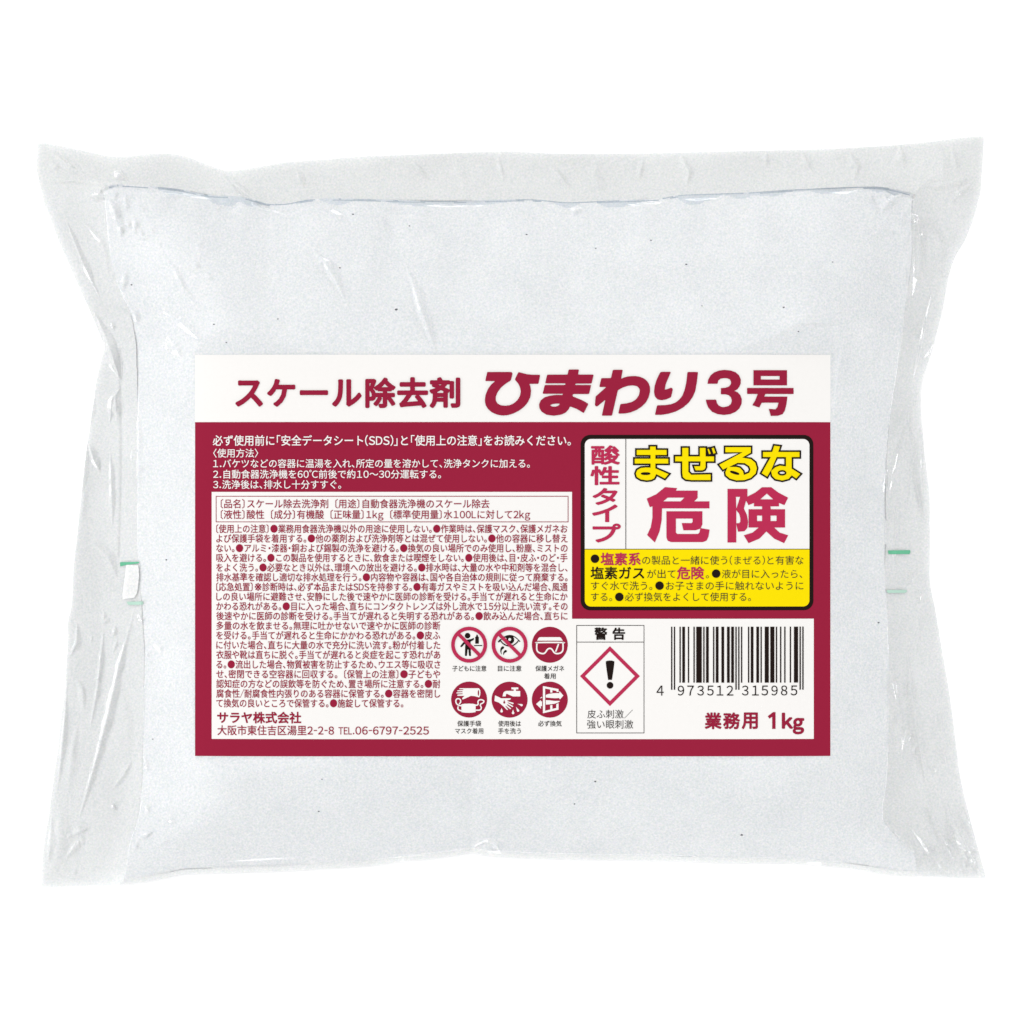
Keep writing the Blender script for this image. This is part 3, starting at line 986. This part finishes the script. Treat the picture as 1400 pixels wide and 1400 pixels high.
GOU = [(667, 330), (1262, 330), (1262, 407), (900, 407), (888, 440), (1183, 440), (1170, 540), (1150, 620), (1120, 665), (1060, 685), (970, 687), (945, 597), (1030, 603),
       (1053, 575), (1070, 518), (855, 518), (823, 580), (733, 550), (770, 490), (803, 407), (667, 407)]
pr.poly(soften(px(*Cc, THREE), 0.5), M_RED, TXT)
pr.poly(px(*Cc, [(748, 103), (1178, 103), (1178, 297), (748, 297)]), M_RED, TXT, [px(*Cc, [(843, 178), (1083, 178), (1083, 222), (843, 222)])])
pr.poly(soften(px(*Cc, GOU), 0.3), M_RED, TXT)
pr.build('product_title', label)

# --- directions, white on crimson
pr = Print()
line(pr, '必ず使用前に「安全データシート(SDS)」と「使用上の注意」をお読みください。', 290.5, 780.5, 602.2, 15.4, M_WHITE, TXT, 0.22)
line(pr, '〈使用方法〉', 291, 353, 619.4, 13.0, M_WHITE, TXT, 0.12)
line(pr, '1.バケツなどの容器に温湯を入れ、所定の量を溶かして、洗浄タンクに加える。', 291, 724.5, 633.6, 13.0, M_WHITE, TXT, 0.12)
line(pr, '2.自動食器洗浄機を60゜C前後で約10〜30分運転する。', 291, 603, 648.2, 13.0, M_WHITE, TXT, 0.12)
line(pr, '3.洗浄後は、排水し十分すすぐ。', 291, 466.5, 662.3, 13.0, M_WHITE, TXT, 0.12)
pr.build('directions_text', label)

# --- boxed ingredients
pr = Print()
pr.frame(294.6, 678.0, 777.2, 714.0, 1.0, M_RED, TXT)
line(pr, '〔品名〕スケール除去洗浄剤　〔用途〕自動食器洗浄機のスケール除去', 301.4, 669.3, 688.7, 13.2, M_RED, TXT, 0.18)
line(pr, '〔液性〕酸性　〔成分〕有機酸　〔正味量〕1kg　〔標準使用量〕水100Lに対して2kg', 301.4, 725, 703.4, 13.2, M_RED, TXT, 0.18)
pr.build('ingredient_box', label)

# --- cautions
BODY = ['〔使用上の注意〕●業務用食器洗浄機以外の用途に使用しない。●作業時は、保護マスク、保護メガネお',
        'よび保護手袋を着用する。●他の薬剤および洗浄剤等とは混ぜて使用しない。●他の容器に移し替え',
        'ない。●アルミ・漆器・銅および錫製の洗浄を避ける。●換気の良い場所でのみ使用し、粉塵、ミストの',
        '吸入を避ける。●この製品を使用するときに、飲食または喫煙をしない。●使用後は、目・皮ふ・のど・手',
        'をよく洗う。●必要なとき以外は、環境への放出を避ける。●排水時は、大量の水や中和剤等を混合し、',
        '排水基準を確認し適切な排水処理を行う。●内容物や容器は、国や各自治体の規則に従って廃棄する。',
        '〔応急処置〕※診断時は、必ず本品またはSDSを持参する。●有毒ガスやミストを吸い込んだ場合、風通',
        'しの良い場所に避難させ、安静にした後で速やかに医師の診断を受ける。手当てが遅れると生命にか',
        'かわる恐れがある。●目に入った場合、直ちにコンタクトレンズは外し流水で15分以上洗い流す。その',
        '後速やかに医師の診断を受ける。手当てが遅れると失明する恐れがある。●飲み込んだ場合、直ちに',
        '多量の水を飲ませる。無理に吐かせないで速やかに医師の診断',
        'を受ける。手当てが遅れると生命にかかわる恐れがある。●皮ふ',
        'に付いた場合、直ちに大量の水で充分に洗い流す。粉が付着した',
        '衣服や靴は直ちに脱ぐ。手当てが遅れると炎症を起こす恐れがあ',
        'る。●流出した場合、物質被害を防止するため、ウエス等に吸収さ',
        'せ、密閉できる空容器に回収する。　〔保管上の注意〕●子どもや',
        '認知症の方などの誤飲等を防ぐため、置き場所に注意する。●耐',
        '腐食性/耐腐食性内張りのある容器に保管する。●容器を密閉し',
        'て換気の良いところで保管する。●施錠して保管する。']
pr = Print()
for k, s in enumerate(BODY):
    x1 = 776 if k < 10 else (602 if k < 18 else 551.5)
    line(pr, s, 295.2, x1, 722.9 + 13.255 * k, 12.5, M_RED, TXT, 0.20)
pr.build('caution_text', label)

pr = Print()
line(pr, 'サラヤ株式会社', 296.5, 412, 981.2, 16.5, M_RED, TXT, 0.5)
line(pr, '大阪市東住吉区湯里2-2-8', 296.8, 456.8, 998.6, 14.4, M_RED, TXT, 0.22)
line(pr, 'TEL.', 462.7, 484.5, 999.0, 13.2, M_RED, TXT, 0.18)
line(pr, '06-6797-2525', 485.8, 586.5, 998.6, 14.4, M_RED, TXT, 0.22)
pr.build('maker_text', label)

# --- acid warning panel
pr = Print()
pr.poly(rounded_rect(793.9, 594.6, 1112.5, 834.4, 13.0, 10), M_BLK, 2)
top_in = [p_ for p_ in rounded_rect(799.5, 600.2, 1107, 829.2, 8.5, 10)]
pr.poly([p_ for p_ in top_in if p_[1] < 715] + [(1107, 750.3), (799.5, 750.3)], M_WHITE, 3)
pr.poly([(799.5, 751.3), (1107, 751.3)] + [p_ for p_ in top_in if p_[1] > 715], M_YEL, 3)
pr.rect(855.1, 600.3, 856.1, 750.3, M_BLK, 4)
for ch, x0, y0, x1, y1 in (('酸', 148, 155, 475, 375), ('性', 140, 388, 470, 605), ('タ', 165, 635, 448, 828), ('イ', 160, 820, 448, 1020), ('プ', 165, 1035, 485, 1250)):
    fit(pr, ch, 790 + x0 / 8.235, 590 + y0 / 8.235, 790 + x1 / 8.235, 590 + y1 / 8.235, M_PINK, 4, 0.95 if ch in '酸性' else 1.0)
D = (860, 600, 5.385)
Y_MA = [(148, 50), (203, 50), (203, 75), (283, 75), (283, 125), (200, 125), (200, 140), (295, 140), (295, 188), (200, 188), (200, 213), (302, 257), (265, 300), (203, 268),
        (190, 295), (165, 308), (130, 312), (85, 305), (52, 285), (43, 255), (55, 225), (85, 208), (125, 204), (152, 205), (152, 188), (35, 188), (35, 140), (152, 140),
        (152, 125), (50, 125), (50, 75), (148, 75)]
Y_ZE = [(385, 60), (443, 60), (443, 123), (515, 123), (515, 60), (570, 60), (570, 123), (632, 123), (632, 172), (570, 172), (570, 210), (560, 230), (540, 238), (485, 238),
        (470, 195), (518, 195), (520, 172), (443, 172), (443, 240), (460, 258), (607, 255), (607, 310), (460, 310), (415, 305), (390, 285), (385, 250), (385, 172),
        (333, 172), (333, 123), (385, 123)]
Y_RU = [(703, 55), (903, 55), (903, 105), (848, 135), (900, 143), (935, 172), (948, 215), (938, 258), (900, 293), (850, 310), (790, 312), (740, 298), (708, 272),
        (703, 245), (715, 220), (690, 235), (655, 188), (822, 102), (703, 105)]
Y_RU_H = [(752, 203), (800, 183), (850, 185), (880, 205), (888, 225), (880, 245), (850, 257), (845, 235), (820, 208), (790, 200)]
Y_NA = [(1065, 43), (1122, 50), (1108, 90), (1263, 90), (1263, 140), (1205, 140), (1205, 215), (1272, 257), (1233, 300), (1200, 277), (1180, 300), (1130, 313), (1075, 302),
        (1048, 275), (1043, 245), (1020, 287), (968, 255), (1033, 140), (980, 140), (980, 90), (1050, 90)]
Y_NA_H = [(1092, 140), (1150, 140), (1150, 195), (1110, 190), (1075, 203), (1053, 225)]
Y_DAK = ([(570, 72), (590, 65), (610, 112), (585, 122)], [(600, 65), (628, 57), (645, 108), (617, 118)])


def outlined(pr, pts, holes, lay):
    pr.poly(pts, M_YEL, lay, holes)
    for lp in [pts] + list(holes):
        # short overlapping pieces keep the corners of the outline sharp
        pr.stroke(lp, 2.3, M_BLK, lay + 1, closed=True)


e1 = px(*D, ellipse(122, 256, 28, 4, 0, 24))
outlined(pr, px(*D, Y_MA), [e1], 4)
outlined(pr, px(*D, Y_ZE), [], 4)
for q in Y_DAK:
    outlined(pr, px(*D, q), [], 6)
outlined(pr, px(*D, Y_RU), [px(*D, Y_RU_H), px(*D, ellipse(778, 250, 29, 4, 0.3, 24))], 4)
outlined(pr, px(*D, Y_NA), [px(*D, Y_NA_H), px(*D, ellipse(1128, 250, 26, 14, 0, 24))], 4)
KI = [(265, 355), (355, 363), (345, 381), (505, 381), (505, 435), (480, 460), (592, 460), (592, 512), (243, 512), (240, 600), (225, 680), (190, 763), (133, 708), (160, 650),
      (172, 580), (172, 497), (153, 503), (130, 440), (200, 408)]
KI_H = [(285, 433), (407, 433), (380, 460), (252, 460)]
KI2 = [(275, 533), (540, 533), (540, 630), (528, 657), (593, 668), (585, 720), (572, 748), (545, 760), (310, 760), (285, 750), (275, 725)]
KI2_H = [(345, 587), (468, 587), (468, 612), (460, 620), (388, 620), (400, 673), (490, 673), (525, 661), (518, 690), (508, 700), (355, 700), (345, 690)]
KEN1 = [(725, 368), (872, 368), (872, 425), (862, 455), (846, 513), (868, 560), (877, 610), (872, 655), (850, 680), (803, 684), (790, 628), (790, 763), (725, 763)]
KEN1_H = ([(787, 427), (818, 427), (790, 514)], [(790, 526), (810, 550), (819, 580), (820, 607), (812, 620), (790, 622)])
KEN2 = [(980, 356), (1048, 356), (1100, 395), (1173, 433), (1145, 488), (1105, 472), (1105, 497), (1043, 497), (1043, 518), (1150, 518), (1150, 653), (1070, 653), (1110, 690),
        (1173, 710), (1143, 768), (1070, 735), (1012, 682), (960, 735), (880, 768), (845, 710), (910, 690), (955, 653), (880, 653), (880, 518), (980, 518), (980, 497),
        (920, 497), (920, 472), (880, 488), (862, 455), (872, 425), (930, 395)]
KEN2_H = ([(1015, 403), (967, 445), (1062, 445)], [(943, 565), (980, 565), (980, 605), (943, 605)], [(1043, 565), (1087, 565), (1087, 605), (1043, 605)])
pr.poly(px(*D, KI), M_PINK, 4, [px(*D, KI_H)])
pr.poly(soften(px(*D, KI2), 0.4), M_PINK, 4, [soften(px(*D, KI2_H), 0.4)])
pr.poly(px(*D, KEN1), M_PINK, 4, [px(*D, h) for h in KEN1_H])
pr.poly(px(*D, KEN2), M_PINK, 4, [px(*D, h) for h in KEN2_H])
for cx, cy in ((813.4, 763.9), (979.1, 784.3), (901.7, 800.7), (846.7, 816.1)):
    pr.disc(cx, cy, 5.85, M_BLK, 4)
line(pr, '塩素系', 821, 876.2, 764.3, 18.2, M_PINK, 4, 0.5)
line(pr, 'の製品と一緒に使う(まぜる)と有害な', 878, 1099, 766.0, 13.2, M_GREY, 4)
line(pr, '塩素ガス', 807.2, 881, 783.4, 18.2, M_BLK, 4, 0.42)
line(pr, 'が出て', 884.5, 923.6, 784.6, 13.2, M_GREY, 4)
line(pr, '危険', 925.4, 962.8, 783.4, 18.2, M_PINK, 4, 0.5)
line(pr, '。', 964.9, 969.3, 784.8, 13.2, M_GREY, 4)
line(pr, '液が目に入ったら、', 987, 1097.2, 784.6, 13.2, M_GREY, 4)
line(pr, 'すぐ水で洗う。', 807.9, 891.8, 800.8, 13.2, M_GREY, 4)
line(pr, 'お子さまの手に触れないように', 910.2, 1098.8, 800.8, 13.2, M_GREY, 4)
line(pr, 'する。', 807.9, 836.8, 816.0, 13.2, M_GREY, 4)
line(pr, '必ず換気をよくして使用する。', 854.4, 1026.7, 816.0, 13.2, M_GREY, 4)
pr.build('warning_panel', label)

# --- hazard panel
pr = Print()
pr.frame(788.0, 854.6, 880.9, 1002.5, 0.9, M_BLK, TXT)
pr.rect(788.9, 877.4, 880.0, 878.3, M_BLK, TXT)
fit(pr, '警', 812.5, 857.7, 830.2, 874.9, M_BLK, TXT, 0.5)
fit(pr, '告', 837.3, 857.9, 854.8, 874.9, M_BLK, TXT, 0.55)
dc, r_o, r_i = (833.9, 924.4), 41.0, 34.0
dia = lambda r: [(dc[0], dc[1] - r), (dc[0] + r, dc[1]), (dc[0], dc[1] + r), (dc[0] - r, dc[1])]
pr.poly(dia(r_o), M_PINK, TXT, [dia(r_i)])
E_ = (600, 840, 4.828)
pr.poly(px(*E_, catmull([(1102, 322), (1108, 308), (1130, 304), (1152, 308), (1158, 322), (1144, 424), (1138, 431), (1130, 432), (1122, 431), (1116, 424)], 5, True)), M_BLK, TXT)
pr.disc(834, 936.9, 4.6, M_BLK, TXT)
line(pr, '皮ふ刺激／', 803, 865.1, 976.2, 12.9, M_BLK, TXT)
line(pr, '強い眼刺激', 802.6, 865.7, 990.2, 12.9, M_BLK, TXT)
pr.build('hazard_panel', label)

# --- barcode
pr = Print()
LC = ['0001101', '0011001', '0010011', '0111101', '0100011', '0110001', '0101111', '0111011', '0110111', '0001011']
PAR = ['LLLLLL', 'LLGLGG', 'LLGGLG', 'LLGGGL', 'LGLLGG', 'LGGLLG', 'LGGGLL', 'LGLGLG', 'LGLGGL', 'LGGLGL']
code = '4973512315985'
inv = lambda s: ''.join('1' if c == '0' else '0' for c in s)
bits = '101'
for ch, p_ in zip(code[1:7], PAR[int(code[0])]):
    bits += LC[int(ch)] if p_ == 'L' else inv(LC[int(ch)])[::-1]
bits += '01010' + ''.join(inv(LC[int(c)]) for c in code[7:]) + '101'
X0, MOD = 917.4, 181.7 / 95
i = 0
while i < 95:
    if bits[i] == '1':
        j = i
        while j < 95 and bits[j] == '1':
            j += 1
        guard = i < 3 or 45 <= i < 50 or i >= 92
        pr.rect(X0 + i * MOD, 856.8, X0 + j * MOD, 943.1 if guard else 933.4, M_BLK, TXT, 40)
        i = j
    else:
        i += 1
for ch, cx in zip(code, (902.5, 931, 944.1, 957.8, 971.2, 984.4, 998, 1018.9, 1032.9, 1045.7, 1059.1, 1072.3, 1085.8)):
    v, _ = glyph(ch)
    k = 13.6 / (v[:, 1].max() - v[:, 1].min())
    w = (v[:, 0].max() - v[:, 0].min()) * k * 0.95
    fit(pr, ch, cx - w / 2, 937.3, cx + w / 2, 951.0, M_BLK, TXT, 0.12)
pr.build('barcode', label)

pr = Print()
for ch, x0, x1 in (('業', 963.4, 986.6), ('務', 988.6, 1012.0), ('用', 1014.0, 1036.3)):
    fit(pr, ch, x0, 974, x1, 997, M_RED, TXT, 0.8)
pr.poly(px(885, 845, 6.087, [(1003, 817), (1048, 783), (1068, 783), (1068, 923), (1040, 923), (1040, 822), (1017, 838)]), M_RED, TXT)
fit(pr, 'k', 1069, 974.4, 1084.6, 996.6, M_RED, TXT, 1.15)
fit(pr, 'g', 1084.0, 981.6, 1100.0, 1004.4, M_RED, TXT, 1.05)
pr.build('weight_text', label)

# --- pictograms: disc or ring, drawing and caption, each a piece of its own
R_ = 24.6


def caption(pr, rows):
    for s, x0, x1, yc in rows:
        line(pr, s, x0, x1, yc, 8.4, M_BLK, TXT, 0.12)


def prohibit(pr, cx, cy):
    k = 0.7071
    w = 4.7 / 2
    a, b = -(R_ - 2), R_ - 2
    pts = []
    for t, s in ((a, w), (b, w), (b, -w), (a, -w)):
        pts.append((cx + t * k + s * k, cy + t * k - s * k))
    pr.poly(pts, M_PINK, TXT + 3)
    pr.ring(cx, cy, R_, 5.0, M_PINK, TXT + 2)


def drop(cx, cy, l, w, ang, n=18):
    """a water drop: tip at distance l from a round end"""
    out = []
    for k in range(n + 1):
        a = math.radians(-200 + 220 * k / n)
        out.append((w * math.cos(a), -w * math.sin(a) * -1))
    pts = [(math.cos(t) * w, math.sin(t) * w) for t in np.linspace(math.radians(-20), math.radians(200), n)] + [(-w * 0.45, -l * 0.5), (0, -l), (w * 0.45, -l * 0.5)]
    c, s = math.cos(ang), math.sin(ang)
    return [(cx + x_ * c - y_ * s, cy + x_ * s + y_ * c) for x_, y_ in pts]


# child reaching for a bottle
pr = Print()
K = (610, 850, 17.5)
pr.disc(610 + 512 / 17.5, 850 + 333 / 17.5, 67 / 17.5, M_BLK, TXT)
pr.poly(px(*K, [(470, 440), (495, 430), (600, 412), (640, 395), (655, 385), (668, 398), (662, 432), (640, 450), (585, 475), (585, 600), (595, 800), (590, 820), (550, 820),
                (543, 790), (530, 665), (512, 665), (500, 800), (492, 820), (455, 820), (448, 800), (455, 530), (440, 535), (380, 602), (355, 610), (336, 590), (345, 570),
                (420, 480)]), M_BLK, TXT)
pr.poly(px(*K, [(720, 312), (756, 312), (756, 340), (783, 370), (783, 520), (775, 526), (703, 526), (695, 520), (695, 370), (722, 340)]), M_BLK, TXT)
pr.stroke(px(*K, [(678, 570), (856, 570)]), 1.35, M_BLK, TXT)
prohibit(pr, 641.4, 881.4)
caption(pr, [('子どもに注意', 618.4, 665, 913.9)])
pr.build('pictogram', label)['label'] = 'round pictogram of a child reaching for a bottle, struck through in pink'

# eye
pr = Print()
K = (665, 850, 11.667)
lid = catmull([(200, 318), (240, 270), (290, 232), (350, 212), (410, 215), (470, 245), (520, 290), (545, 315)], 5)
pr.poly(px(*K, [tuple(q) for q in lid] + [(530, 322), (500, 288), (462, 258), (430, 240), (445, 280), (440, 318), (415, 345), (375, 355), (340, 340), (318, 305),
                                         (320, 262), (300, 250), (262, 272), (228, 300), (208, 325)]), M_BLK, TXT, [px(*K, ellipse(372, 283, 24, 24, 0, 20))])
pr.stroke(px(*K, [(222, 300), (262, 345), (310, 375), (365, 388), (420, 378), (470, 348), (515, 300)]), 1.6, M_BLK, TXT + 1, smooth=5)
pr.stroke(px(*K, [(196, 318), (222, 290)]), 2.2, M_BLK, TXT + 1)
pr.poly(px(*K, catmull([(245, 525), (222, 480), (224, 430), (245, 398), (270, 392), (283, 408), (275, 428), (252, 445), (240, 480)], 4, True)), M_BLK, TXT)
pr.poly(px(*K, catmull([(274, 532), (266, 505), (280, 470), (300, 452), (322, 456), (328, 472), (312, 488), (288, 500)], 4, True)), M_BLK, TXT)
prohibit(pr, 696.7, 881.5)
caption(pr, [('目に注意', 680.7, 712.9, 913.9)])
pr.build('pictogram', label)['label'] = 'round pictogram of an eye with splashes, struck through in pink'

# goggles
pr = Print()
pr.disc(751.7, 881.5, R_, M_RED, TXT, n=64)
pr.poly(px(*K, [(850, 246), (1170, 246), (1190, 258), (1218, 302), (810, 302), (832, 258)]), M_WHITE, TXT + 1)
gog = [(830, 332), (1200, 332), (1220, 350), (1220, 445), (1200, 485), (1160, 505), (1115, 508), (1080, 490), (1045, 440), (1012, 425), (975, 440), (940, 490), (910, 508),
       (865, 503), (825, 482), (804, 445), (806, 350)]
pr.stroke(px(*K, gog), 2.0, M_WHITE, TXT + 1, closed=True, smooth=4)
pr.stroke(px(*K, [(1148, 362), (1108, 470)]), 1.9, M_WHITE, TXT + 1)
caption(pr, [('保護メガネ', 731.9, 771.4, 913.9), ('着用', 743.7, 759.8, 924.3)])
pr.build('pictogram', label)['label'] = 'round crimson pictogram of white safety goggles'

# glove and mask
pr = Print()
K = (610, 925, 17.5)
pr.disc(641.4, 956.4, R_, M_RED, TXT, n=64)
pr.poly(px(*K, [(330, 278), (785, 278), (812, 320), (820, 385), (812, 450), (790, 498), (700, 472), (595, 458), (420, 540), (390, 545), (382, 515), (440, 460), (275, 460),
                (262, 440), (285, 428), (395, 420), (395, 402), (250, 402), (242, 388), (258, 378), (392, 372), (392, 352), (270, 350), (262, 335), (285, 326), (410, 322), (410, 304),
                (318, 300), (308, 288)]), M_WHITE, TXT + 1, [px(*K, [(768, 320), (786, 330), (790, 390), (784, 455), (768, 460), (754, 420), (754, 360)])])
pr.poly(px(*K, [(365, 662), (440, 650), (540, 645), (640, 650), (705, 662), (705, 850), (620, 862), (540, 866), (450, 862), (365, 850)]), M_WHITE, TXT + 1)
for q in ([(318, 648), (345, 610), (340, 555), (300, 528), (255, 535), (232, 575), (238, 625), (270, 668), (320, 690), (370, 697)],
          [(285, 722), (280, 760), (300, 795), (335, 810), (370, 815)],
          [(705, 688), (745, 680), (765, 650), (760, 600), (790, 560), (845, 553), (895, 575), (900, 605), (870, 635), (828, 655), (818, 690), (838, 730), (835, 770), (800, 800), (705, 803)]):
    pr.stroke(px(*K, q), 1.75, M_WHITE, TXT + 2, smooth=5)
caption(pr, [('保護手袋', 625.2, 657.8, 989.2), ('マスク着用', 622.2, 660.8, 999.3)])
pr.build('pictogram', label)['label'] = 'round crimson pictogram of a white glove above a face mask'

# hand under a tap
pr = Print()
K = (665, 925, 23.333)
pr.disc(696.7, 956.5, R_, M_RED, TXT, n=64)
pr.poly(px(*K, [(795, 345), (1015, 345), (1020, 405), (940, 408), (945, 455), (1078, 460), (1078, 632), (860, 632), (820, 622), (650, 545), (625, 570), (615, 632), (515, 632),
                (540, 520), (580, 475), (640, 455), (865, 455), (875, 430), (865, 405), (798, 405)]), M_WHITE, TXT + 1)
pr.poly(px(*K, [(275, 600), (380, 645), (470, 692), (775, 692), (778, 715), (755, 738), (655, 765), (680, 785), (865, 838), (868, 858), (850, 882), (700, 825), (675, 822),
                (685, 840), (855, 940), (850, 962), (825, 968), (680, 885), (652, 885), (660, 905), (788, 1015), (785, 1030), (755, 1035), (625, 935), (605, 930), (612, 950), (690, 1050),
                (675, 1062), (650, 1060), (530, 935), (400, 830), (265, 780), (255, 770)]), M_WHITE, TXT + 1, [px(*K, drop(570, 828, 95, 34, 0))])
for cx, cy, l, w, an in ((485, 1105, 105, 40, 0.0), (850, 1160, 110, 40, 0.0), (1010, 1085, 140, 38, -0.5), (1125, 910, 140, 34, -1.25)):
    pr.poly(px(*K, drop(cx, cy, l, w, an)), M_WHITE, TXT + 1)
caption(pr, [('使用後は', 681, 712.2, 989.2), ('手を洗う', 681, 712.2, 999.3)])
pr.build('pictogram', label)['label'] = 'round crimson pictogram of a hand washed under a tap'

# open window with arrows
pr = Print()
K = (720, 925, 23.333)
pr.disc(751.7, 956.5, R_, M_RED, TXT, n=64)
pr.poly(px(*K, [(520, 300), (1015, 395), (1022, 490), (960, 490), (950, 455), (822, 430), (822, 510), (755, 510), (752, 412), (590, 380), (590, 1090), (752, 1050), (752, 915),
                (822, 905), (822, 1030), (945, 1000), (945, 880), (1018, 845), (1018, 1055), (520, 1170)]), M_WHITE, TXT + 1)
pr.poly(px(*K, [(610, 585), (700, 552), (830, 532), (950, 525), (1035, 530), (1050, 462), (1172, 605), (1060, 730), (1040, 682), (900, 690), (780, 682), (612, 665)]), M_WHITE, TXT + 1)
pr.poly(px(*K, [(610, 750), (760, 758), (880, 775), (1065, 775), (1020, 820), (900, 862), (780, 882), (612, 892)]), M_WHITE, TXT + 1)
pr.poly(px(*K, [(300, 875), (450, 745), (455, 800), (492, 780), (490, 935), (450, 950), (460, 1028)]), M_WHITE, TXT + 1)
pr.poly(px(*K, [(425, 690), (485, 640), (500, 665), (465, 690)]), M_WHITE, TXT + 1)
caption(pr, [('必ず換気', 735.7, 767.9, 989.2)])
pr.build('pictogram', label)['label'] = 'round crimson pictogram of an open window with air arrows'
